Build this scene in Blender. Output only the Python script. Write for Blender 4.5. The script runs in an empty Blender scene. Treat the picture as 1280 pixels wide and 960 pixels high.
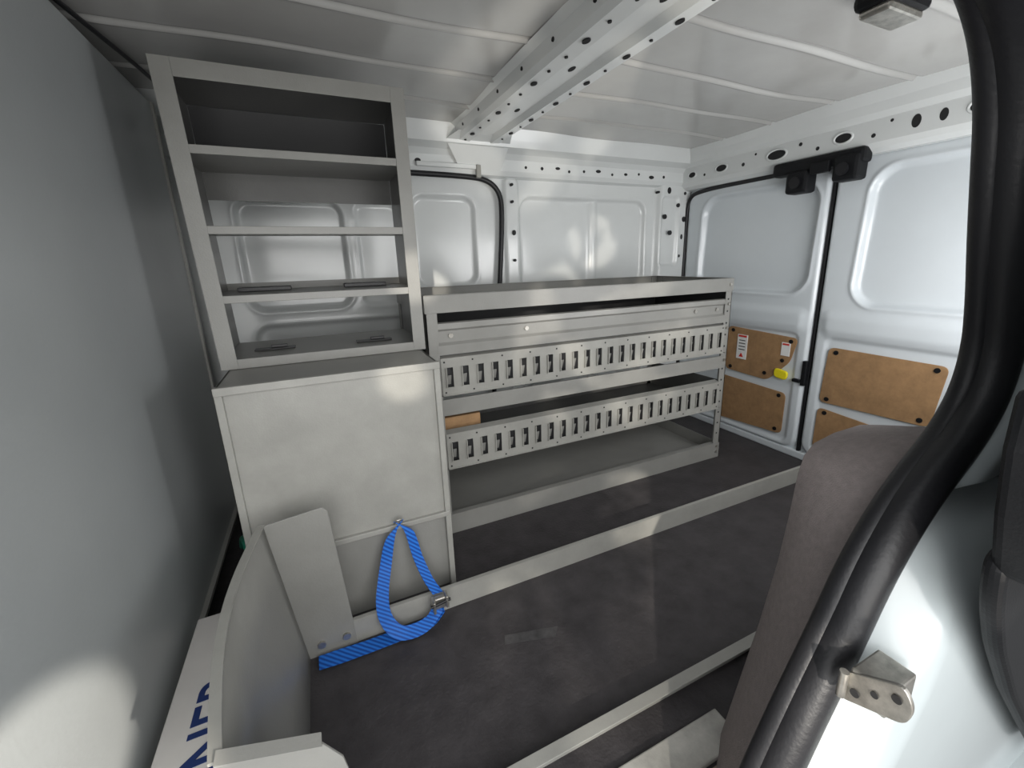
import bpy, bmesh, math, random
import numpy as np
from mathutils import Vector, Matrix
random.seed(3)
S=bpy.context.scene
COL=bpy.context.collection

# ---------------------------------------------------------------- materials
def mat(name,col,rough=0.5,metal=0.0,var=0.0,vscale=8.0,bump=0.0,bscale=200.0,spec=0.5,coat=0.0,col2=None,rvar=0.0):
    m=bpy.data.materials.new(name);m.use_nodes=True
    nt=m.node_tree;N=nt.nodes;L=nt.links;b=N['Principled BSDF']
    b.inputs['Roughness'].default_value=rough;b.inputs['Metallic'].default_value=metal
    b.inputs['Specular IOR Level'].default_value=spec;b.inputs['Coat Weight'].default_value=coat
    b.inputs['Coat Roughness'].default_value=0.15
    tc=N.new('ShaderNodeTexCoord')
    c=tuple(col)+(1,)
    b.inputs['Base Color'].default_value=c
    if var>0 or col2 is not None:
        n=N.new('ShaderNodeTexNoise');n.inputs['Scale'].default_value=vscale;n.inputs['Detail'].default_value=6;n.inputs['Roughness'].default_value=0.65
        L.new(tc.outputs['Object'],n.inputs['Vector'])
        r=N.new('ShaderNodeValToRGB')
        if col2 is None: lo=tuple(max(0,x*(1-var)) for x in col)+(1,);hi=tuple(min(1,x*(1+var)) for x in col)+(1,)
        else: lo=c;hi=tuple(col2)+(1,)
        r.color_ramp.elements[0].position=0.32;r.color_ramp.elements[0].color=lo
        r.color_ramp.elements[1].position=0.7;r.color_ramp.elements[1].color=hi
        L.new(n.outputs['Fac'],r.inputs['Fac']);L.new(r.outputs['Color'],b.inputs['Base Color'])
        if rvar>0:
            mr=N.new('ShaderNodeMapRange');mr.inputs['To Min'].default_value=max(0.02,rough-rvar);mr.inputs['To Max'].default_value=min(1,rough+rvar)
            L.new(n.outputs['Fac'],mr.inputs['Value']);L.new(mr.outputs['Result'],b.inputs['Roughness'])
    if bump>0:
        n2=N.new('ShaderNodeTexNoise');n2.inputs['Scale'].default_value=bscale;n2.inputs['Detail'].default_value=3
        L.new(tc.outputs['Object'],n2.inputs['Vector'])
        bp=N.new('ShaderNodeBump');bp.inputs['Strength'].default_value=bump;bp.inputs['Distance'].default_value=0.002
        L.new(n2.outputs['Fac'],bp.inputs['Height']);L.new(bp.outputs['Normal'],b.inputs['Normal'])
    return m
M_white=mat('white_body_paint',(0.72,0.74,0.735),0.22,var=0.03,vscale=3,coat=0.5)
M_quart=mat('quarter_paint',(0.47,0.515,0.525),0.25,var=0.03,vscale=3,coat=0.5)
M_door=mat('rear_door_paint',(0.67,0.715,0.745),0.28,var=0.03,vscale=3,coat=0.4)
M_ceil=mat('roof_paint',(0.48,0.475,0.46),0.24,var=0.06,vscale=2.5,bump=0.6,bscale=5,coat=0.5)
M_grey=mat('grey_powder_coat',(0.245,0.243,0.228),0.38,var=0.08,vscale=7,bump=0.15,bscale=260,rvar=0.06)
M_greyd=mat('grey_powder_coat_shaded',(0.12,0.12,0.115),0.30,var=0.10,vscale=7,bump=0.15,bscale=260)  # darker copy of the grey coat, interior shade put into its colour
M_greyl=mat('grey_powder_coat_light',(0.305,0.302,0.28),0.36,var=0.10,vscale=9,bump=0.15,bscale=260,rvar=0.06)
M_bulk=mat('bulkhead_paint',(0.375,0.395,0.40),0.34,var=0.05,vscale=2,bump=0.12,bscale=120)
M_dback=mat('dark_backing_shade',(0.045,0.045,0.047),0.4)  # near-black; holds the shade of cubby back, bin and slots; brackets share it
M_dark=mat('dark_hole',(0.012,0.012,0.013),0.7)
M_rub=mat('black_rubber',(0.012,0.012,0.014),0.42,bump=0.25,bscale=150,spec=0.4)
M_plas=mat('black_plastic',(0.008,0.0085,0.010),0.5,bump=0.2,bscale=300,spec=0.25)
M_wood=mat('hardboard',(0.34,0.20,0.095),0.7,var=0.18,vscale=25,bump=0.15,bscale=150)
M_brown=mat('grey_brown_trim',(0.235,0.205,0.20),0.9,var=0.10,vscale=90,bump=0.6,bscale=420,spec=0.25)
M_steel=mat('galvanised_steel',(0.5,0.48,0.44),0.35,metal=0.9,var=0.3,vscale=40)
M_mat=mat('rubber_floor',(0.032,0.029,0.031),0.62,bump=0.9,bscale=120,col2=(0.060,0.055,0.058),vscale=14,rvar=0.08,spec=0.4)
M_card=mat('white_card',(0.66,0.64,0.62),0.6,var=0.06,vscale=6)
M_yel=mat('yellow_plastic',(0.85,0.72,0.02),0.4)
M_red=mat('red_ink',(0.6,0.03,0.02),0.6)
M_navy=mat('navy_ink',(0.01,0.03,0.14),0.6)
M_green=mat('green_hose',(0.02,0.22,0.14),0.4)
M_label=mat('label_white',(0.8,0.8,0.78),0.5)
M_tape=mat('worn_tape',(0.060,0.058,0.060),0.5,var=0.3,vscale=60)
M_sill=mat('sill_metal',(0.42,0.41,0.38),0.4,var=0.25,vscale=14,metal=0.1,bump=0.2)
M_tan=mat('tan_step_mat',(0.36,0.29,0.24),0.8,var=0.25,vscale=30,bump=0.3)
M_blue=mat('blue_webbing',(0.02,0.15,0.60),0.6,spec=0.3)
nt=M_blue.node_tree;tc_=nt.nodes.new('ShaderNodeTexCoord');wv=nt.nodes.new('ShaderNodeTexWave');wv.inputs['Scale'].default_value=45;wv.inputs['Distortion'].default_value=0.6;wv.bands_direction='DIAGONAL'
cr_=nt.nodes.new('ShaderNodeValToRGB');cr_.color_ramp.elements[0].color=(0.006,0.05,0.28,1);cr_.color_ramp.elements[1].color=(0.02,0.18,0.66,1)
nt.links.new(tc_.outputs['Object'],wv.inputs['Vector']);nt.links.new(wv.outputs['Fac'],cr_.inputs['Fac']);nt.links.new(cr_.outputs['Color'],nt.nodes['Principled BSDF'].inputs['Base Color'])

# ---------------------------------------------------------------- helpers
def empty(name):
    o=bpy.data.objects.new(name,None);COL.objects.link(o);o.empty_display_size=0.05;return o
def mk(name,verts,faces,m,parent=None,smooth=False,bevel=0,solid=0,offset=0,segs=2):
    me=bpy.data.meshes.new(name);me.from_pydata([tuple(v) for v in verts],[],faces);me.update()
    bm=bmesh.new();bm.from_mesh(me);bmesh.ops.recalc_face_normals(bm,faces=bm.faces);bm.to_mesh(me);bm.free()
    o=bpy.data.objects.new(name,me);COL.objects.link(o)
    me.materials.append(m)
    if parent: o.parent=parent
    if solid:
        s=o.modifiers.new('s','SOLIDIFY');s.thickness=solid;s.offset=offset
    if bevel:
        b=o.modifiers.new('b','BEVEL');b.width=bevel;b.segments=segs;b.limit_method='ANGLE'
    if smooth:
        for p in me.polygons:p.use_smooth=True
    return o
class B:
    def __init__(s): s.v=[];s.f=[]
    def box(s,x0,x1,y0,y1,z0,z1):
        n=len(s.v)
        s.v+=[(x0,y0,z0),(x1,y0,z0),(x1,y1,z0),(x0,y1,z0),(x0,y0,z1),(x1,y0,z1),(x1,y1,z1),(x0,y1,z1)]
        s.f+=[tuple(n+i for i in q) for q in((0,3,2,1),(4,5,6,7),(0,1,5,4),(1,2,6,5),(2,3,7,6),(3,0,4,7))]
        return s
    def prism(s,pts,d):
        n=len(s.v);k=len(pts);d=Vector(d)
        s.v+=[tuple(p) for p in pts]+[tuple(Vector(p)+d) for p in pts]
        s.f.append(tuple(range(n,n+k)));s.f.append(tuple(range(n+2*k-1,n+k-1,-1)))
        for i in range(k):
            j=(i+1)%k;s.f.append((n+i,n+j,n+k+j,n+k+i))
        return s
    def disc(s,c,ax,r,t,ry=None,seg=16,rot=0):
        ry=ry or r;pts=[]
        for i in range(seg):
            a=2*math.pi*i/seg;u=r*math.cos(a);v=ry*math.sin(a)
            u,v=u*math.cos(rot)-v*math.sin(rot),u*math.sin(rot)+v*math.cos(rot)
            if ax=='x':pts.append((c[0],c[1]+u,c[2]+v))
            elif ax=='y':pts.append((c[0]+u,c[1],c[2]+v))
            else:pts.append((c[0]+u,c[1]+v,c[2]))
        return s.prism(pts,{'x':(t,0,0),'y':(0,t,0),'z':(0,0,t)}[ax])
    def make(s,name,m,parent=None,**k): return mk(name,s.v,s.f,m,parent,**k)
def tube(name,pts,r,m,parent=None,res=6,kind='POLY',cyc=False):
    c=bpy.data.curves.new(name,'CURVE');c.dimensions='3D';c.bevel_depth=r;c.bevel_resolution=res
    if kind=='NURBS':
        s=c.splines.new('NURBS');s.points.add(len(pts)-1)
        for p,q in zip(s.points,pts):p.co=(*q,1)
        s.order_u=3;s.use_endpoint_u=not cyc;s.use_cyclic_u=cyc;s.resolution_u=8
    else:
        s=c.splines.new('POLY');s.points.add(len(pts)-1)
        for p,q in zip(s.points,pts):p.co=(*q,1)
        s.use_cyclic_u=cyc
    s.use_smooth=True
    c.materials.append(m);c.use_fill_caps=True
    o=bpy.data.objects.new(name,c);COL.objects.link(o)
    dg=bpy.context.evaluated_depsgraph_get();me=bpy.data.meshes.new_from_object(o.evaluated_get(dg))
    bpy.data.objects.remove(o);o=bpy.data.objects.new(name,me);COL.objects.link(o)
    if not me.materials: me.materials.append(m)
    for p in me.polygons:p.use_smooth=True
    if parent:o.parent=parent
    return o
def hfield(name,O,U,V,Nn,ur,vr,step,fn,m,parent=None):
    nu=int((ur[1]-ur[0])/step)+1;nv=int((vr[1]-vr[0])/step)+1
    u=np.linspace(ur[0],ur[1],nu);v=np.linspace(vr[0],vr[1],nv);uu,vv=np.meshgrid(u,v)
    h=fn(uu,vv)
    P=np.array(O)[None,None]+uu[...,None]*np.array(U)+vv[...,None]*np.array(V)+h[...,None]*np.array(Nn)
    me=bpy.data.meshes.new(name);nvt=nu*nv
    idx=np.arange(nvt).reshape(nv,nu)
    q=np.stack([idx[:-1,:-1],idx[:-1,1:],idx[1:,1:],idx[1:,:-1]],-1).reshape(-1,4)
    me.vertices.add(nvt);me.vertices.foreach_set('co',P.reshape(-1).astype(np.float32))
    me.loops.add(q.size);me.loops.foreach_set('vertex_index',q.reshape(-1).astype(np.int32))
    me.polygons.add(len(q));me.polygons.foreach_set('loop_start',np.arange(0,q.size,4,dtype=np.int32))
    me.polygons.foreach_set('use_smooth',np.ones(len(q),dtype=bool))
    me.update(calc_edges=True);me.validate()
    me.materials.append(m);o=bpy.data.objects.new(name,me);COL.objects.link(o)
    if parent:o.parent=parent
    return o
def sm(x): 
    x=np.clip(x,0,1);return x*x*(3-2*x)
def rr(u,v,u0,u1,v0,v1,r):
    cu,cv=(u0+u1)/2,(v0+v1)/2;bu,bv=(u1-u0)/2,(v1-v0)/2
    qu=np.abs(u-cu)-bu+r;qv=np.abs(v-cv)-bv+r
    return np.hypot(np.maximum(qu,0),np.maximum(qv,0))+np.minimum(np.maximum(qu,qv),0)-r
def recess(d,w): return sm(-d/w+0.5)
def ridge(d,w): return np.exp(-(d/w)**2)
def prof_extrude(name,prof,axis,a0,a1,m,parent=None,smooth=False,n=1):
    v=[];f=[];k=len(prof)
    for i in range(n+1):
        a=a0+(a1-a0)*i/n
        for p in prof: v.append((a,p[0],p[1]) if axis=='x' else (p[0],a,p[1]))
    for i in range(n):
        for j in range(k-1):f.append((i*k+j,i*k+j+1,(i+1)*k+j+1,(i+1)*k+j))
    return mk(name,v,f,m,parent,smooth=smooth)

XR=1.88; YF=1.90; ZC=1.41; YB=0.27
# ---------------------------------------------------------------- floor / shell
fl=B().box(-0.85,1.95,0.30,1.95,-0.04,0.0).make('floor',M_mat)
def fceil(u,v):
    h=np.zeros_like(u)
    for y in (0.62,0.86,1.10,1.34,1.58,1.79):
        h+=0.0045*ridge(v-y-0.007,0.006)-0.005*ridge(v-y+0.007,0.007)
    h+=0.005*np.sin(u*5.1+1)*np.sin(v*7.3)+0.002*np.sin(u*11+v*4)
    return h
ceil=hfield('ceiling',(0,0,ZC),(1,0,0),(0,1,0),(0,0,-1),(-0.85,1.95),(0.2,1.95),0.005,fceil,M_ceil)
roof=B().box(-0.9,2.0,0.15,2.0,1.43,1.46).make('roof_skin',M_white)
def ffar(u,v):
    h=np.zeros_like(u)
    def rec(a,b,c,d,dep=0.022,r=0.05,w=0.018):
        dd=rr(u,v,a,b,c,d,r);return -dep*recess(dd,w)+0.004*ridge(dd-0.004,0.008)
    h+=rec(-0.22,0.13,0.74,1.13)
    h+=rec(0.18,0.335,0.74,1.13,0.015,0.03)
    h+=rec(0.40,0.665,0.80,1.165)
    dd=rr(u,v,0.885,1.60,0.76,1.175,0.06)
    h+=-0.022*recess(dd,0.018)+0.004*ridge(dd-0.004,0.008)
    h+=0.016*ridge(u-1.29,0.022)*recess(dd,0.05)
    h+=0.018*recess(rr(u,v,0.805,0.872,0.1,1.25,0.02),0.012)
    h+=0.03*sm((u-1.66)/0.03)
    h+=rec(1.69,1.80,0.85,1.2,0.012,0.02)
    h+=rec(-0.22,0.7,0.15,0.68)+rec(0.885,1.6,0.15,0.68)
    h+=0.0015*np.sin(u*13)*np.sin(v*11)
    return h
wl=hfield('wall_left',(0,YF,0),(1,0,0),(0,0,1),(0,-1,0),(-0.85,1.93),(0,1.42),0.007,ffar,M_white)
tr=empty('trim_roof_rail')
prof_extrude('rail_body',[(1.90,1.245),(1.872,1.252),(1.862,1.27),(1.862,1.315),(1.845,1.335),(1.80,1.35),(1.79,1.375),(1.775,1.415)],'x',-0.85,1.90,M_white,tr,n=4)
b=B()
for x,z,rx,rz in [(0.43,1.29,.012,.008),(0.98,1.29,.007,.007),(1.06,1.295,.012,.006),(1.12,1.285,.006,.006),(1.2,1.29,.006,.006),(1.28,1.295,.014,.007),(1.36,1.285,.006,.006),(1.44,1.29,.01,.006),(1.52,1.295,.006,.006),(1.6,1.285,.016,.008),(1.68,1.29,.007,.007),(0.05,1.29,.01,.01),(0.9,1.29,.006,.006)]:
    b.disc((x,1.8605,z),'y',rx,0.004,rz)
b.make('rail_holes',M_dark,tr)
b=B()
for x,z,rx,rz in [(0.835,1.15,.006,.006),(0.84,1.02,.007,.011),(0.835,1.22,.006,.006),(0.84,0.9,.006,.006),(1.73,1.23,.012,.016),(1.80,1.16,.008,.010),(1.84,1.22,.008,.008),(1.66,1.22,.006,.006),(1.83,1.0,.008,.014),(1.82,0.9,.008,.008),(1.84,1.09,.014,.014)]:
    b.disc((x,1.868,z),'y',rx,0.02,rz)
b.make('pillar_holes',M_dark,tr)
b=B()
for x,z in ((1.70,1.10),(1.74,1.02)): b.disc((x,1.866,z),'y',0.012,-0.008)
b.make('pillar_grommets',M_rub,tr)
hd=empty('trim_rear_header')
prof_extrude('header_body',[(1.90,1.225),(1.845,1.232),(1.825,1.245),(1.812,1.262),(1.812,1.335),(1.79,1.352),(1.78,1.38),(1.755,1.42)],'y',0.25,1.90,M_white,hd,n=4)
b=B();hh=[(1.80,1.297,.022,.012),(1.72,1.285,.006,.006),(1.62,1.297,.030,.014),(1.50,1.29,.008,.008),(1.34,1.297,.040,.017),(1.24,1.315,.007,.007),(1.17,1.285,.007,.007),(1.08,1.30,.028,.015),(0.98,1.285,.007,.007),(0.86,1.30,.013,.020),(0.79,1.30,.011,.018),(0.7,1.3,.03,.016),(1.44,1.32,.005,.005),(0.93,1.32,.005,.005)]
for y,z,ry,rz in hh:
    b.disc((1.8112,y,z),'x',ry,0.010,rz)
b.make('header_holes',M_dark,hd)
for y,z,ry,rz in hh:
    if ry>0.02: tube('hole_rim',[(1.811,y+(ry+.004)*math.cos(i*math.pi/12),z+(rz+.004)*math.sin(i*math.pi/12)) for i in range(24)],0.004,M_white,hd,res=3,cyc=True)
bw=empty('roof_bow')
prof=[(0.545,1.412),(0.565,1.40),(0.572,1.372),(0.585,1.36),(0.625,1.357),(0.64,1.372),(0.70,1.372),(0.715,1.357),(0.752,1.36),(0.762,1.372),(0.770,1.40),(0.79,1.412)]
prof_extrude('bow_body',prof,'y',0.25,1.80,M_white,bw,n=1)
b=B();y=0.42
i=0
while y<1.78:
    b.disc((0.603,y,1.3585),'z',0.004 if i%3 else .008,-0.003,0.005 if i%3 else .013)
    b.disc((0.735,y+0.03,1.3585),'z',0.004 if i%2 else .007,-0.003,0.004 if i%2 else .012)
    if i%4==0:b.disc((0.67,y,1.3725),'z',0.007,-0.002,0.016)
    if i%2==1:b.disc((0.5705,y,1.388),'x',0.006,-0.004,0.005)
    y+=0.085;i+=1
b.make('bow_holes',M_dark,bw)
mk('bow_foot',[(0.53,1.80,1.36),(0.80,1.80,1.36),(0.78,1.862,1.27),(0.60,1.862,1.27),(0.56,1.72,1.375),(0.775,1.72,1.375)],[(0,1,2,3),(4,5,1,0)],M_white,bw,bevel=0.004)
bk=B().box(-0.362,-0.350,0.20,1.71,0.092,1.358).make('wall_bulkhead',M_bulk,bevel=0.003)
be=B().box(-0.356,-0.338,0.30,1.71,0.088,0.098).box(-0.352,-0.344,1.695,1.712,0.09,1.358).make('trim_bulkhead',M_greyl)
wf=B().box(-0.90,-0.86,0.2,1.95,-0.04,1.45).make('cab_light_block',M_bulk)  # unseen panel added to stop world light leaking in past the bulkhead
cab=tube('roof_cable',[(-0.38,1.9*0.6,1.395),(-0.35,1.3,1.385),(-0.32,1.55,1.39),(-0.3,1.8,1.39)],0.005,M_rub,kind='NURBS')

# ---------------------------------------------------------------- far wall seal / lamp
sd=tube('door_seal',[(0.0,1.872,1.245),(0.38,1.872,1.245),(0.62,1.872,1.243),(0.72,1.872,1.235),(0.775,1.872,1.19),(0.785,1.872,1.12),(0.77,1.872,0.9),(0.74,1.872,0.6),(0.70,1.872,0.2)],0.011,M_rub,kind='NURBS')
lr=empty('interior_lamp')
B().box(0.42,0.68,1.845,1.862,1.268,1.285).make('lamp_rail',M_white,lr,bevel=0.004)
B().box(0.665,0.685,1.84,1.855,1.235,1.285).make('lamp_hook',M_greyl,lr,bevel=0.003)

# ---------------------------------------------------------------- rear doors
def door(name,y0,y1,win):
    root=empty(name)
    def f(u,v):
        h=0.02*recess(rr(u,v,y0+0.004,y1-0.004,0.035,1.235,0.06),0.02)
        a,b_,c,d=win
        uu=u+(v-1.0)*0.03
        dd=rr(uu,v,a,b_,c,d,0.085)
        h+=-0.026*recess(dd,0.02)+0.006*ridge(dd-0.006,0.01)
        h+=0.012*recess(rr(u,v,y0+0.03,y1-0.03,0.575,0.66,0.03),0.05)
        h+=-0.008*recess(rr(u,v,y0+0.05,y1-0.05,0.06,0.56,0.03),0.02)
        return h
    hfield('door_panel',(XR,0,0),(0,1,0),(0,0,1),(-1,0,0),(y0,y1),(0.03,1.24),0.006,f,M_door,root)
    return root
dl=door('door_1',1.13,1.865,(1.17,1.755,0.73,1.175))
dr=door('door_2',0.375,1.112,(0.48,0.985,0.70,1.185))
def roundpoly(pts,r=0.02,n=5):
    out=[];k=len(pts)
    for i in range(k):
        p=Vector(pts[i]);a=Vector(pts[i-1]);c=Vector(pts[(i+1)%k])
        d1=(a-p);d2=(c-p);rr_=min(r,d1.length/2.2,d2.length/2.2);p1=p+d1.normalized()*rr_;p2=p+d2.normalized()*rr_
        for j in range(n+1):
            t=j/n;out.append(tuple((1-t)**2*p1+2*t*(1-t)*p+t*t*p2))
    return out
def woodp(root,nm,pts,r=0.025):
    pts2=[(XR-0.018,p[0],p[1]) for p in roundpoly(pts,r)]
    B().prism(pts2,(-0.004,0,0)).make(nm,M_wood,root,bevel=0.001)
    c=Vector((sum(p[0] for p in pts)/len(pts),sum(p[1] for p in pts)/len(pts)))
    bb=B()
    for p in pts:
        q=Vector(p)+(c-Vector(p)).normalized()*0.035
        bb.disc((XR-0.022,q[0],q[1]),'x',0.009,-0.003)
    bb.make(nm+'_clips',M_plas,root)
woodp(dl,'access_panel_upper',[(1.535,0.555),(1.535,0.335),(1.30,0.325),(1.20,0.43),(1.175,0.54)])
woodp(dl,'access_panel_lower',[(1.57,0.30),(1.20,0.285),(1.20,0.09),(1.57,0.07)])
woodp(dr,'access_panel_upper',[(1.045,0.525),(1.055,0.29),(0.68,0.30),(0.66,0.52)])
woodp(dr,'access_panel_lower',[(1.055,0.265),(1.055,0.08),(0.70,0.08),(0.72,0.24)])
B().box(XR-0.0245,XR-0.0215,1.42,1.475,0.40,0.52).box(XR-0.0245,XR-0.0215,1.205,1.245,0.455,0.515).make('warning_labels',M_label,dl)
B().box(XR-0.0255,XR-0.024,1.425,1.47,0.508,0.517).box(XR-0.0255,XR-0.024,1.21,1.24,0.503,0.511).make('warning_labels_red',M_red,dl)
bb=B();bb.prism([(XR-0.0255,1.435,0.41),(XR-0.0255,1.46,0.41),(XR-0.0255,1.448,0.43)],(0.001,0,0)).make('warning_triangle',M_red,dl)
bb=B()
for k in range(4): bb.box(XR-0.0252,XR-0.024,1.43,1.465,0.445+k*0.015,0.449+k*0.015)
bb.make('warning_labels_dark',M_plas,dl)
lp=[(XR-0.016,p[0],p[1]) for p in roundpoly([(1.265,0.395),(1.265,0.352),(1.205,0.345),(1.20,0.385)],0.018)]
B().prism(lp,(-0.014,0,0)).make('release_handle',M_yel,dl,bevel=0.004)
B().box(XR-0.035,XR-0.005,1.14,1.175,0.35,0.365).box(XR-0.03,XR-0.01,1.12,1.14,0.34,0.45).make('latch_rod',M_plas,dl,bevel=0.004)
ds=empty('rear_door_seal')
tube('seal_left',[(1.86,1.75,0.03),(1.86,1.868,0.06),(1.86,1.872,0.6),(1.86,1.872,1.1),(1.86,1.86,1.19),(1.86,1.80,1.222),(1.86,1.4,1.226),(1.86,1.13,1.226)],0.010,M_rub,ds,kind='NURBS')
B().box(1.868,1.90,1.114,1.128,0.02,1.24).make('seal_centre',M_rub,ds,bevel=0.004)
B().box(1.862,1.90,0.36,1.88,0.0,0.035).make('sill',M_door,ds,bevel=0.006)
wr=B().box(1.905,1.93,0.25,1.95,0,1.42).make('wall_rear',M_dark)
lm=empty('rear_door_latch')
B().box(1.795,1.852,0.99,1.34,1.205,1.258).make('housing',M_plas,lm,bevel=0.012)
B().box(1.785,1.852,1.18,1.27,1.13,1.215).make('block',M_plas,lm,bevel=0.012)
B().box(1.785,1.852,1.00,1.09,1.15,1.24).make('block_2',M_plas,lm,bevel=0.012)
B().box(1.78,1.80,1.10,1.17,1.19,1.23).make('striker',M_plas,lm,bevel=0.004)
B().disc((1.783,1.225,1.17),'x',0.022,-0.008).disc((1.783,1.05,1.19),'x',0.022,-0.008).make('bolts',M_rub,lm)

# ---------------------------------------------------------------- wheel arch
v=[];f=[]
n=20
for i in range(n+1):
    a=math.pi*i/n
    for y in (1.90,1.80,1.785):
        r=0.33 if y!=1.785 else 0.31
        v.append((1.12+r*1.25*math.cos(a),y,0.0+r*math.sin(a)))
for i in range(n):
    for j in range(2):f.append((i*3+j,i*3+j+1,(i+1)*3+j+1,(i+1)*3+j))
f.append(tuple(i*3+2 for i in range(n+1)))
mk('wheel_arch',v,f,M_white,smooth=False)

# ---------------------------------------------------------------- shelf unit + cabinet
cb=empty('storage_cabinet')
CX0,CX1,CY,CY1,CZ=-0.216,0.254,1.06,1.60,0.658
c=B()
c.box(CX0,CX1,CY+0.006,CY+0.010,0.235,CZ-0.004)
c.box(CX0,CX0+0.004,CY,CY1,0.0,CZ);c.box(CX1-0.004,CX1,CY,CY1,0.0,CZ)
c.box(CX0,CX1,CY1-0.004,CY1,0,CZ)
c.make('carcass',M_greyl,cb)
c=B();c.box(CX0,CX1,CY-0.001,CY1,CZ-0.004,CZ);c.make('top_sheet',M_grey,cb,bevel=0.001)
c=B()
c.box(CX0-0.003,CX1+0.003,CY-0.006,CY+0.008,CZ-0.016,CZ+0.002)
c.box(CX0-0.003,CX0+0.012,CY-0.003,CY+0.008,0.235,CZ-0.014)
c.box(CX1-0.012,CX1+0.003,CY-0.003,CY+0.008,0.0,CZ-0.014)
c.box(CX0,CX1,CY-0.005,CY+0.008,0.226,0.240)
c.make('edge_lips',M_greyl,cb,bevel=0.0015)
c=B();c.box(CX0,CX1-0.008,CY+0.012,CY+0.016,0,0.23);c.make('lower_sheet',M_grey,cb)
sh=empty('cubby_shelf_unit')
SX0,SX1,SY,SY1,SZ0,SZ1=-0.238,0.266,1.246,1.56,CZ+0.001,1.324
def skew(o):
    for vv in o.data.vertices:
        t=(vv.co.z-SZ0)/(SZ1-SZ0); s=max(0,(0.266-vv.co.x)/0.504)
        vv.co.x-=0.008*t*s
        vv.co.x+=0.008*(1-t)*s
c=B()
def side(x0,x1):c.box(x0,x1,SY,SY1,SZ0,SZ1)
side(SX0,SX0+0.003);side(SX1-0.003,SX1)
c.box(SX0,SX1,SY,SY1,SZ1-0.003,SZ1)
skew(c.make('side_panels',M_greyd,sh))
c=B()
c.box(SX0,SX1,SY,SY1,SZ0+0.016,SZ0+0.019)
for z in (0.835,0.992,1.160): c.box(SX0+0.003,SX1-0.003,SY+0.004,SY1,z-0.003,z)
for z in (0.835,0.992): c.box(SX0+0.003,SX1-0.003,SY1-0.003,SY1,z-0.003,z+0.02)
skew(c.make('shelves',M_grey,sh))
c=B()
c.box(SX0,SX0+0.037,SY-0.004,SY,SZ0,SZ1);c.box(SX1-0.034,SX1,SY-0.004,SY,SZ0,SZ1)
c.box(SX0+0.037,SX1-0.034,SY-0.004,SY,SZ1-0.036,SZ1);c.box(SX0+0.037,SX1-0.034,SY-0.004,SY,SZ0,SZ0+0.024)
for z in (0.835,0.992,1.160): c.box(SX0+0.030,SX1-0.030,SY-0.002,SY+0.003,z-0.017,z+0.001)
skew(c.make('face_frame',M_grey,sh,bevel=0.001))
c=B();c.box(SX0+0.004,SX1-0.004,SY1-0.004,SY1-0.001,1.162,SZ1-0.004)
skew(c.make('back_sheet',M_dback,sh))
c=B();c.box(SX0+0.004,SX1-0.004,SY1-0.004,SY1-0.001,1.085,1.157)
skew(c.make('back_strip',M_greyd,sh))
c=B()
for x,y in ((-0.12,1.38),(0.14,1.36)):
    c.box(x-0.05,x+0.05,y-0.015,y+0.015,SZ0+0.0195,SZ0+0.024)
    c.box(x-0.01,x+0.03,y-0.005,y+0.005,SZ0+0.024,SZ0+0.032)
c.box(-0.19,-0.06,1.42,1.46,0.8355,0.847);c.box(0.08,0.20,1.42,1.46,0.8355,0.847)
c.make('brackets',M_dback,sh,bevel=0.002)
c=B()
for x in (-0.17,0.19):
    for y in (1.32,1.48):c.disc((x,y,1.1605),'z',0.005,0.002)
c.disc((-0.15,1.555,1.21),'y',0.006,-0.003)
c.make('rivets',M_steel,sh)

# ---------------------------------------------------------------- rack
rk=empty('tool_rack')
RX0,RX1,RY0,RY1=0.285,1.575,1.30,1.76
c=B()
for x,sx_ in ((RX0,1),(RX1,-1)):
    for y,sy_ in ((RY0,1),(RY1,-1)):
        c.box(min(x,x+sx_*0.035),max(x,x+sx_*0.035),min(y,y+sy_*0.003),max(y,y+sy_*0.003),0,0.80)
        c.box(min(x,x+sx_*0.003),max(x,x+sx_*0.003),min(y,y+sy_*0.035),max(y,y+sy_*0.035),0,0.80)
c.make('corner_posts',M_grey,rk)
c=B()
c.box(RX0-0.002,RX1+0.002,RY0-0.003,RY0,0.752,0.805)
c.box(RX0,RX1,RY1,RY1+0.003,0.752,0.805)
c.box(RX0-0.003,RX0,RY0,RY1,0.752,0.805);c.box(RX1,RX1+0.003,RY0,RY1,0.752,0.805)
c.box(RX0,RX1,RY0,RY1,0.752,0.755)
c.box(RX0,RX1,RY0-0.003,RY0+0.012,0.803,0.806);c.box(RX0,RX1,RY1-0.012,RY1+0.003,0.803,0.806)
c.box(RX1-0.012,RX1+0.003,RY0,RY1,0.803,0.806)
c.make('top_tray',M_grey,rk,bevel=0.0008)
prof_extrude('upper_bin_front',[(RY0+0.03,0.712),(RY0+0.012,0.722),(RY0+0.002,0.719),(RY0+0.000,0.702),(RY0+0.008,0.695),(RY0+0.008,0.660),(RY0-0.001,0.652),(RY0-0.001,0.622)],'x',RX0+0.03,RX1-0.025,M_grey,rk)
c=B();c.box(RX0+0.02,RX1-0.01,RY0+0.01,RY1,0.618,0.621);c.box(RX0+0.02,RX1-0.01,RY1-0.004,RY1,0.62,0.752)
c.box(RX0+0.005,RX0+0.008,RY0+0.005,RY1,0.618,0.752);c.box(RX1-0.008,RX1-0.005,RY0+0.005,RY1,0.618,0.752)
c.make('upper_bin_floor',M_dback,rk)  # bin floor and sides coloured near-black to carry the closed bin's shade
c=B()
for x,z in ((0.36,0.68),(0.62,0.68),(0.345,0.635),(1.38,0.68),(1.50,0.68),(1.50,0.64)):
    c.disc((x,RY0+0.006,z),'y',0.0075,-0.003,seg=8)
c.make('upper_bin_bolts',M_steel,rk)
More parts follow.
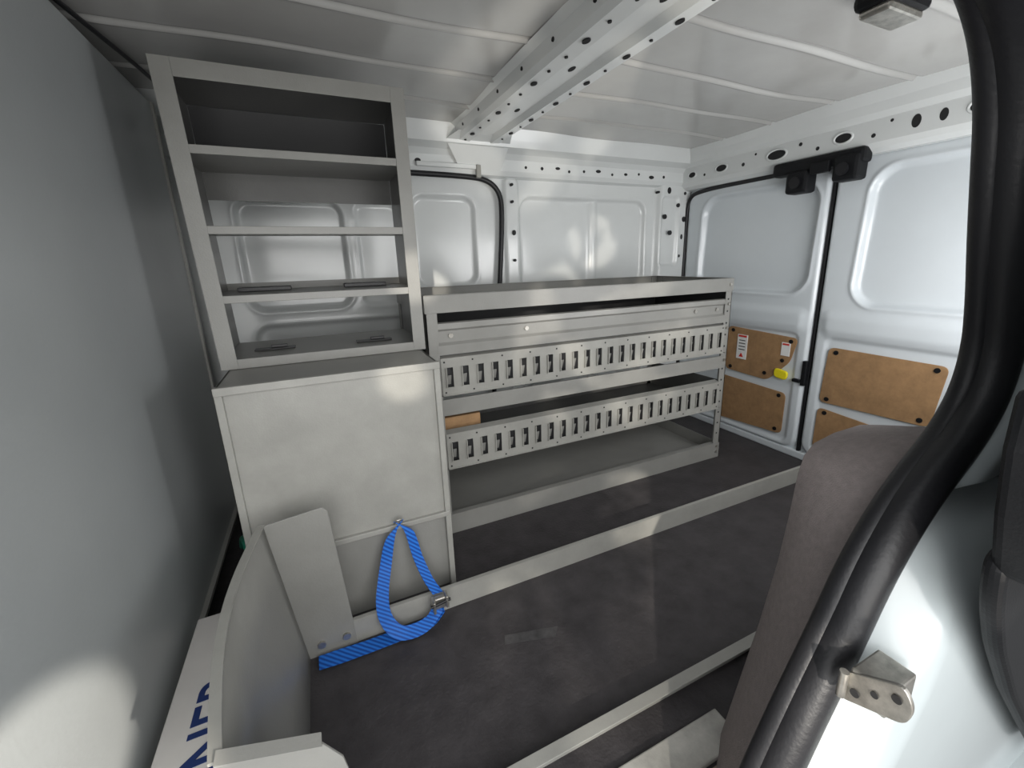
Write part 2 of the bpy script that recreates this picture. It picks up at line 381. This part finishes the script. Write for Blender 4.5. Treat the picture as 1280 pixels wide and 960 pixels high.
def slotted(nm,z0,z1):
    c=B();y=RY0-0.004
    xs0,xs1=RX0+0.035,RX1-0.03
    n=24;p=(xs1-xs0)/n;hb=0.030;lb=0.026
    c.box(xs0,xs1,y,y+0.003,z1-hb,z1);c.box(xs0,xs1,y,y+0.003,z0,z0+lb)
    for i in range(n+1):
        x=xs0+i*p;w=0.0140
        c.box(max(xs0,x-w),min(xs1,x+w),y,y+0.003,z0+lb,z1-hb)
    c.prism([(xs0,y,z1),(xs0,y+0.028,z1+0.006),(xs0,y+0.028,z1+0.003),(xs0,y+0.003,z1-0.003)],(xs1-xs0,0,0))
    c.prism([(xs0,y-0.003,z0-0.001),(xs0,y+0.006,z0-0.001),(xs0,y+0.006,z0+0.002),(xs0,y-0.003,z0+0.002)],(xs1-xs0,0,0))
    c.make(nm+'_louvre_panel',M_greyl,rk)
    c=B()
    for i in range(n):
        x=xs0+(i+0.5)*p
        c.prism([(x-0.005,y+0.016,z0+lb+0.006),(x+0.006,y+0.016,z0+lb+0.006),(x+0.006,y+0.004,z1-hb-0.026),(x-0.005,y+0.004,z1-hb-0.026)],(0,0.002,0))
    c.make(nm+'_tabs',M_grey,rk)
    c=B()
    for i in range(n):
        x=xs0+(i+0.5)*p
        c.box(x-0.0125,x-0.0095,y-0.006,y+0.001,z0+lb,z1-hb)
    c.make(nm+'_slot_lips',M_greyl,rk)
    B().box(xs0,xs1,y+0.028,y+0.030,z0+0.002,z1-0.002).make(nm+'_slot_shade',M_dback,rk)  # dark sheet added behind the slots to stand in for their shade
    c=B()
    for i in range(n+1):
        x=xs0+i*p
        if i%2==0:c.disc((min(max(x,xs0+.01),xs1-.01),y,z1-0.012),'y',0.003,-0.001,seg=8);c.disc((min(max(x,xs0+.01),xs1-.01),y,z0+0.010),'y',0.003,-0.001,seg=8)
    c.make(nm+'_holes',M_dark,rk)
    c=B()
    c.box(RX0+0.01,RX1-0.01,RY0,RY1,z0-0.002,z0+0.001)
    c.box(RX0+0.01,RX1-0.01,RY1-0.003,RY1,z0,z0+0.06)
    c.box(RX0+0.004,RX0+0.008,RY0,RY1,z0,z1);c.box(RX1-0.008,RX1-0.004,RY0+0.03,RY1,z0,z1)
    for k in range(1,4):
        if nm=='mid':c.box(RX0+k*0.32,RX0+k*0.32+0.002,RY0+0.04,RY1-0.05,z0,z1-0.05)
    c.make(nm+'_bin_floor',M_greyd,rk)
slotted('mid',0.492,0.612)
slotted('low',0.240,0.362)
c=B()
c.box(RX0+0.01,RX1-0.01,RY0-0.002,RY0+0.006,0.424,0.478);c.make('stiffener_rail',M_grey,rk,bevel=0.001)
c=B()
c.box(RX0,RX1,RY0,RY1,0.012,0.016)
c.box(RX0-0.002,RX1+0.002,RY0-0.003,RY0,0.0,0.070);c.box(RX0,RX1,RY0-0.003,RY0+0.02,0.068,0.071)
c.box(RX1,RX1+0.003,RY0,RY1,0,0.07);c.box(RX0,RX1,RY1,RY1+0.003,0,0.07)
c.make('base_tray',M_grey,rk,bevel=0.0008)
c=B()
for z in (0.03,0.055,0.46,0.60,0.70,0.78):
    c.disc((RX1-0.017,RY0-0.0035,z),'y',0.006,-0.003,seg=8)
    c.disc((RX1+0.003,RY0+0.02,z),'x',0.006,0.003,seg=8)
c.make('post_bolts',M_steel,rk)
c=B()
for z in np.arange(0.12,0.75,0.05):
    c.disc((RX1-0.020,RY0-0.0005,z),'y',0.004,-0.001,seg=8)
c.make('post_holes',M_dark,rk)
c=B();c.box(0.32,0.46,1.36,1.5,0.2425,0.395);c.make('timber_offcut',M_wood,rk,bevel=0.003)

# ---------------------------------------------------------------- long floor tray
ft=empty('floor_tray')
TX0,TX1,TY0,TY1=-0.125,1.72,0.53,0.975
c=B();c.box(TX0,TX1,TY0,TY1,0.0005,0.004);c.make('rubber_mat',M_mat,ft)
c=B();c.prism([(0.30,0.80,0.0045),(0.42,0.765,0.0045),(0.44,0.79,0.0045),(0.31,0.825,0.0045)],(0,0,0.0006));c.make('tape_patch',M_tape,ft)
c=B()
c.box(-0.125,TX1,TY1-0.002,TY1+0.002,0.0,0.066);c.box(-0.125,TX1,TY1-0.002,TY1+0.010,0.064,0.067)
c.box(TX1-0.002,TX1+0.002,TY0,TY1,0,0.06)
c.make('far_rim',M_greyl,ft,bevel=0.0008)
c=B();c.box(-0.05,TX1,TY0-0.002,TY0+0.002,0,0.042);c.box(-0.05,TX1,TY0-0.022,TY0+0.002,0.040,0.043)
c.make('near_rim',M_greyl,ft,bevel=0.0008)
c=B();c.prism([(-0.128,TY1,0.0),(-0.018,TY1,0.0),(-0.022,TY1,0.075),(-0.040,TY1,0.372),(-0.050,TY1,0.384),(-0.165,TY1,0.372)],(0,-0.004,0));c.make('far_flap',M_grey,ft,bevel=0.001)
c=B()
for x in (-0.095,-0.04):c.disc((x,TY1-0.004,0.035),'y',0.009,-0.006,seg=8)
c.make('flap_bolts',M_steel,ft)
v=[];f=[];n=14
def epx(t):return -0.165-0.026*math.sin(math.pi*t)
for i in range(n+1):
    t=i/n;y=TY1-(TY1-0.475)*t
    for k,z in enumerate((0.0,0.1,0.25,0.372)):
        s=z/0.372
        v.append((-0.125*(1-s)+epx(t)*s,y,z))
for i in range(n):
    for k in range(3):f.append((i*4+k,i*4+k+1,(i+1)*4+k+1,(i+1)*4+k))
mk('end_panel',v,f,M_grey,ft,solid=0.003,smooth=True)
pts=[(epx(i/n),TY1-(TY1-0.475)*i/n,0.373) for i in range(n+1)]
v=[];f=[]
for p in pts: v+=[(p[0]-0.010,p[1],p[2]),(p[0]+0.004,p[1],p[2])]
for i in range(n):f.append((2*i,2*i+1,2*i+3,2*i+2))
mk('end_lip',v,f,M_greyl,ft,solid=0.004)
c=B();c.prism([(-0.125,0.475,0.0),(-0.03,0.475,0.0),(-0.03,0.475,0.20),(-0.045,0.475,0.30),(-0.065,0.475,0.335),(-0.168,0.475,0.373)],(0,0.004,0));c.make('near_flap',M_grey,ft,bevel=0.001)
c=B();c.prism([(-0.168,0.468,0.374),(-0.065,0.468,0.337),(-0.065,0.485,0.339),(-0.168,0.485,0.376)],(0,0,0.003));c.make('near_flap_lip',M_grey,ft)
c=B();c.box(-0.125,-0.03,0.475,0.53,0,0.004);c.make('tray_corner',M_grey,ft)

ds2=empty('door_sill')
B().box(-0.35,0.62,0.395,0.462,0.0,0.012).make('sill_plate',M_sill,ds2,bevel=0.003)
B().box(-0.35,0.66,0.30,0.39,-0.03,0.002).make('step_surface',M_tan,ds2)
B().box(-0.6,1.6,0.12,0.30,-0.30,-0.05).make('sill_body',M_quart,ds2,bevel=0.01)

# ---------------------------------------------------------------- blue strap
st=empty('ratchet_strap')
def ribbon(nm,pts,wd,w=0.032,sub=8):
    P=[Vector(p) for p in pts];W=[Vector(q).normalized() for q in wd];out=[];ow=[]
    for i in range(len(P)-1):
        p0=P[max(i-1,0)];p1=P[i];p2=P[i+1];p3=P[min(i+2,len(P)-1)]
        for j in range(sub):
            t=j/sub
            out.append(0.5*((2*p1)+(-p0+p2)*t+(2*p0-5*p1+4*p2-p3)*t*t+(-p0+3*p1-3*p2+p3)*t**3));ow.append(W[i].lerp(W[i+1],t).normalized())
    out.append(P[-1]);ow.append(W[-1])
    v=[];f=[]
    for p,q in zip(out,ow):v+=[tuple(p-q*w/2),tuple(p+q*w/2)]
    for i in range(len(out)-1):f.append((2*i,2*i+1,2*i+3,2*i+2))
    return mk(nm,v,f,M_blue,st,solid=0.0015,smooth=False)
ribbon('strap_left',[(0.116,1.042,0.250),(0.090,1.036,0.220),(0.070,1.026,0.15),(0.050,0.985,0.09),(0.052,0.952,0.055),(0.075,0.93,0.028),(0.11,0.925,0.020),(0.15,0.93,0.026),(0.180,0.945,0.05)],
       [(1,0,0.9),(1,0,0.5),(1,0,0.2),(1,0,0.15),(1,0.2,0.5),(0.6,0.5,0.6),(0.1,.8,0.6),(0.0,.8,0.6),(-0.4,0.6,.6)])
ribbon('strap_right',[(0.114,1.043,0.250),(0.138,1.038,0.225),(0.152,1.026,0.15),(0.167,0.995,0.10),(0.184,0.965,0.07)],[(1,0,-0.9),(1,0,-0.5),(1,0.3,-.3),(1,0.2,-.3),(1,0.2,-.2)],w=0.028)
ribbon('strap_tail',[(0.19,0.945,0.045),(0.15,0.94,0.014),(0.08,0.938,0.0125),(0.0,0.938,0.0115),(-0.06,0.940,0.0115),(-0.105,0.942,0.012)],[(0,1,0.2),(0,1,0.1),(0,1,0.1),(0,1,0.1),(0,1,0.2),(0,1,0.1)],w=0.036)
B().box(0.168,0.198,0.936,0.950,0.045,0.078).make('buckle',M_steel,st,bevel=0.004)
B().box(0.163,0.170,0.928,0.955,0.040,0.074).box(0.196,0.203,0.928,0.955,0.048,0.082).make('buckle_cheeks',M_steel,st,bevel=0.002)
tube('buckle_bar',[(0.158,0.932,0.062),(0.208,0.932,0.070)],0.004,M_rub,st)
tube('strap_hook',[(0.105,1.05,0.25),(0.11,1.04,0.262),(0.12,1.04,0.262),(0.125,1.05,0.25)],0.003,M_steel,st)

# ---------------------------------------------------------------- carton + hose
cx=empty('carton')
B().box(-0.330,-0.218,0.50,1.04,0.0,0.15).make('carton_body',M_card,cx,bevel=0.003)
t=bpy.data.curves.new('print','FONT');t.body='INNER';t.size=0.095;t.extrude=0.0005;t.offset=0.001
o=bpy.data.objects.new('print',t);COL.objects.link(o);o.parent=cx;t.materials.append(M_navy)
o.matrix_local=Matrix.Translation((-0.222,0.58,0.1505))@Matrix.Rotation(math.radians(90),4,'Z')
tube('garden_hose',[(-0.32,1.12,0.02),(-0.28,1.16,0.06),(-0.24,1.2,0.14),(-0.27,1.3,0.2),(-0.3,1.42,0.08)],0.009,M_green,None,kind='NURBS')

# ---------------------------------------------------------------- right side
SP=[(-0.30,1.20),(0.2,1.20),(0.45,1.195),(0.58,1.178),(0.67,1.135),(0.725,1.065),(0.755,0.98),(0.785,0.90),(0.81,0.84),(0.833,0.77),(0.825,0.70),(0.78,0.645),(0.720,0.605),(0.665,0.56),(0.61,0.49),(0.57,0.41),(0.512,0.31),(0.470,0.23),(0.423,0.13),(0.385,0.0)]
sealo=empty('door_seal')
tube('seal_bulb',[(x,0.25,z) for x,z in SP],0.026,M_rub,sealo,kind='NURBS')
tube('seal_lip',[(x-0.013,0.268,z+0.0) for x,z in SP],0.016,M_rub,sealo,kind='NURBS')
def sx(z):
    pts=sorted([(q,p) for p,q in SP[4:]]);return float(np.interp(z,[p[0] for p in pts],[p[1] for p in pts]))
inner=[(0.585,0.0),(0.616,0.10),(0.660,0.24),(0.690,0.36),(0.704,0.45),(0.712,0.53),(0.722,0.562),(0.745,0.580),(0.80,0.588),(0.88,0.588),(0.93,0.575),(0.945,0.54),(0.95,0.45),(0.95,0.0)]
outer=[(0.40,-0.02),(0.445,0.13),(0.51,0.27),(0.565,0.36),(0.61,0.445),(0.66,0.525),(0.69,0.555),(0.725,0.585),(0.79,0.625),(0.88,0.632),(0.95,0.61),(0.965,0.56),(0.97,0.45),(0.97,0.0)]
v=[];f=[]
cols=9
for (a,b_) in zip(inner,outer):
    for k in range(cols):
        t_=k/(cols-1)
        e=math.sin(math.pi*t_)**0.7*0.008
        v.append((a[0]*(1-t_)+b_[0]*t_-e,0.42*(1-t_)+0.262*t_,a[1]*(1-t_)+b_[1]*t_+e*0.5))
for i in range(len(inner)-1):
    for k in range(cols-1):f.append((i*cols+k,i*cols+k+1,(i+1)*cols+k+1,(i+1)*cols+k))
wt=empty('wheel_arch_trim')
o=mk('trim_face',v,f,M_brown,wt,smooth=True)
B().prism([(p[0],0.42,p[1]) for p in inner],(0,-0.004,0)).make('trim_side',M_brown,wt)
rows=[(1.25,0.21),(1.10,0.21),(0.95,0.21),(0.85,0.21),(0.75,0.21),(0.66,0.21),(0.60,0.212),(0.575,0.245),(0.565,0.246),(0.55,0.235),(0.52,0.205),(0.47,0.178),(0.43,0.168),(0.38,0.165),(0.30,0.165),(0.2,0.165),(0.1,0.165),(0.0,0.165),(-0.2,0.165)]
v=[];f=[]
for z,yb in rows:
    s=sx(min(max(z,0.02),1.12))
    v+=[(s+0.004,0.250,z),(s+0.02,min(yb+0.02,0.248),z),(s+0.035,yb+0.004,z),(s+0.055,yb,z),(1.5,yb,z),(1.95,yb,z)]
k=6
for i in range(len(rows)-1):
    for j in range(k-1):f.append((i*k+j,i*k+j+1,(i+1)*k+j+1,(i+1)*k+j))
wq=mk('wall_right',v,f,M_quart,None,smooth=True)
B().box(-0.9,1.95,0.21,0.30,1.225,1.45).make('wall_right_header',M_white,None,bevel=0.01)
B().box(0.97,1.95,0.27,0.29,0.0,1.25).make('wall_right_inner',M_white,None)
B().box(-0.9,-0.36,0.21,0.30,-0.1,1.25).make('wall_right_front',M_white,None)
sk=empty('door_striker')
pl=roundpoly([(0.215,0.375),(0.215,0.415),(0.16,0.45),(0.148,0.43),(0.152,0.405)],0.010)
B().prism([(0.510,p[0],p[1]) for p in pl],(0.006,0,0)).make('plate',M_steel,sk,bevel=0.001)
B().disc((0.509,0.20,0.398),'x',0.005,-0.001).disc((0.509,0.182,0.415),'x',0.004,-0.001).disc((0.509,0.163,0.43),'x',0.005,-0.001).make('plate_holes',M_dark,sk)
B().box(0.512,0.57,0.17,0.21,0.39,0.425).make('block',M_steel,sk,bevel=0.003)
tube('pin',[(0.505,0.212,0.385),(0.505,0.212,0.42)],0.005,M_steel,sk)
sl=empty('sliding_door')
B().box(0.60,1.5,0.05,0.14,0.59,1.25).make('door_skin',M_quart,sl,bevel=0.01)
B().prism([(0.531,0.145,0.785),(0.534,0.145,0.726),(0.556,0.145,0.653),(0.590,0.145,0.575),(0.90,0.145,0.575),(0.90,0.145,0.70),(0.62,0.145,0.77)],(0,-0.09,0)).make('edge_seal',M_plas,sl,bevel=0.01,segs=3)
B().prism([(p[0],0.150,p[1]) for p in roundpoly([(0.578,0.60),(0.600,0.53),(0.650,0.45),(0.75,0.33),(1.05,0.02),(1.4,-0.1),(1.4,0.60)],0.03)],(0,-0.02,0)).make('inner_trim',M_plas,sl,bevel=0.008,segs=3)
gl=empty('ceiling_lamp')
B().box(1.07,1.21,0.58,0.66,1.372,1.403).make('housing',M_plas,gl,bevel=0.012)
B().box(1.08,1.20,0.59,0.65,1.358,1.374).make('lens',M_steel,gl,bevel=0.006)
gr=B().box(-6,8,-9,0.1,-0.62,-0.60).make('ground',mat('asphalt',(0.22,0.215,0.21),0.85,var=0.25,vscale=3,bump=0.3,bscale=60))

# ---------------------------------------------------------------- camera (matched)
yaw,pitch,roll=math.radians(25.20),math.radians(14.65),math.radians(-1.53)
sy,cy,sp,cp=math.sin(yaw),math.cos(yaw),math.sin(pitch),math.cos(pitch)
r=Vector((cy,-sy,0));fw=Vector((sy*cp,cy*cp,-sp));u=Vector((sy*sp,cy*sp,cp))
r2=r*math.cos(roll)+u*math.sin(roll);u2=-r*math.sin(roll)+u*math.cos(roll)
cam=bpy.data.cameras.new('camera');co=bpy.data.objects.new('camera',cam);COL.objects.link(co)
Mx=Matrix((r2,u2,-fw)).transposed().to_4x4();Mx.translation=Vector((0,0,0.9));co.matrix_world=Mx
cam.sensor_width=36;cam.lens=544.7/1280*36;cam.shift_x=-17.9/1280;cam.shift_y=-12.6/1280;cam.clip_start=0.01
S.camera=co

# ---------------------------------------------------------------- light
w=bpy.data.worlds.new('world');S.world=w;w.use_nodes=True
bg=w.node_tree.nodes['Background'];bg.inputs[0].default_value=(0.96,0.98,1,1);bg.inputs[1].default_value=1.2
def area(name,loc,d,sxx,syy,e,col=(1,1,1),spread=180):
    l=bpy.data.lights.new(name,'AREA');l.shape='RECTANGLE';l.size=sxx;l.size_y=syy;l.energy=e;l.color=col;l.spread=math.radians(spread)
    o=bpy.data.objects.new(name,l);COL.objects.link(o);o.location=loc;o.rotation_euler=Vector(d).to_track_quat('-Z','Z').to_euler();return o
area('daylight_doorway',(0.15,-0.7,1.0),(0.2,1,0.05),1.8,1.3,29,(1,0.99,0.97))
area('rear_fill',(1.38,0.31,0.85),(0.0,1,0.1),0.7,0.6,10,(1,1,1))  # added fill for the far end, out of view beside the right wall
def dapple(name,loc,tgt,size,e,thr,scale,off,col=(1,0.93,0.82),soft=0.02):
    l=bpy.data.lights.new(name,'SPOT');l.energy=e;l.spot_size=math.radians(size);l.spot_blend=0.3;l.shadow_soft_size=soft;l.color=col
    l.use_nodes=True;nt=l.node_tree;em=nt.nodes['Emission']
    tc=nt.nodes.new('ShaderNodeTexCoord');mp=nt.nodes.new('ShaderNodeMapping');mp.inputs['Location'].default_value=off
    nz=nt.nodes.new('ShaderNodeTexNoise');nz.inputs['Scale'].default_value=scale;nz.inputs['Detail'].default_value=1.0;nz.inputs['Distortion'].default_value=0.8
    cr=nt.nodes.new('ShaderNodeValToRGB');cr.color_ramp.elements[0].position=thr-0.03;cr.color_ramp.elements[0].color=(0,0,0,1);cr.color_ramp.elements[1].position=thr+0.07
    nt.links.new(tc.outputs['Normal'],mp.inputs['Vector']);nt.links.new(mp.outputs['Vector'],nz.inputs['Vector']);nt.links.new(nz.outputs['Fac'],cr.inputs['Fac']);nt.links.new(cr.outputs['Color'],em.inputs['Strength'])
    o=bpy.data.objects.new(name,l);COL.objects.link(o);o.location=loc
    o.rotation_euler=(Vector(tgt)-o.location).to_track_quat('-Z','Y').to_euler();return o
SL=(-0.6,-1.6,1.2)
dapple('dappled_sun_rack',SL,(0.95,1.3,0.60),13,260,0.50,16,(0,0,0))
dapple('dappled_sun_rim',SL,(0.85,0.95,0.03),6,420,0.40,14,(3,0,0))
dapple('dappled_sun_cabinet',SL,(0.165,1.06,0.625),2.4,300,0.25,10,(7,2,0))
dapple('dappled_sun_post',SL,(0.25,1.246,0.86),2.8,330,0.25,10,(1,5,0))
dapple('dappled_sun_wall',SL,(1.28,1.9,0.98),4,240,0.47,22,(2,2,9))
dapple('dappled_sun_floor',SL,(0.55,0.78,0.0),12,150,0.48,12,(9,4,1))
dapple('dappled_sun_roof',(0.2,-0.8,0.0),(0.85,1.35,1.40),22,75,0.50,11,(4,9,1))
dapple('dappled_sun_bulkhead',(0.7,-0.9,1.15),(-0.35,0.56,0.33),7,330,0.2,6,(4,9,1))
S.view_settings.view_transform='Standard'
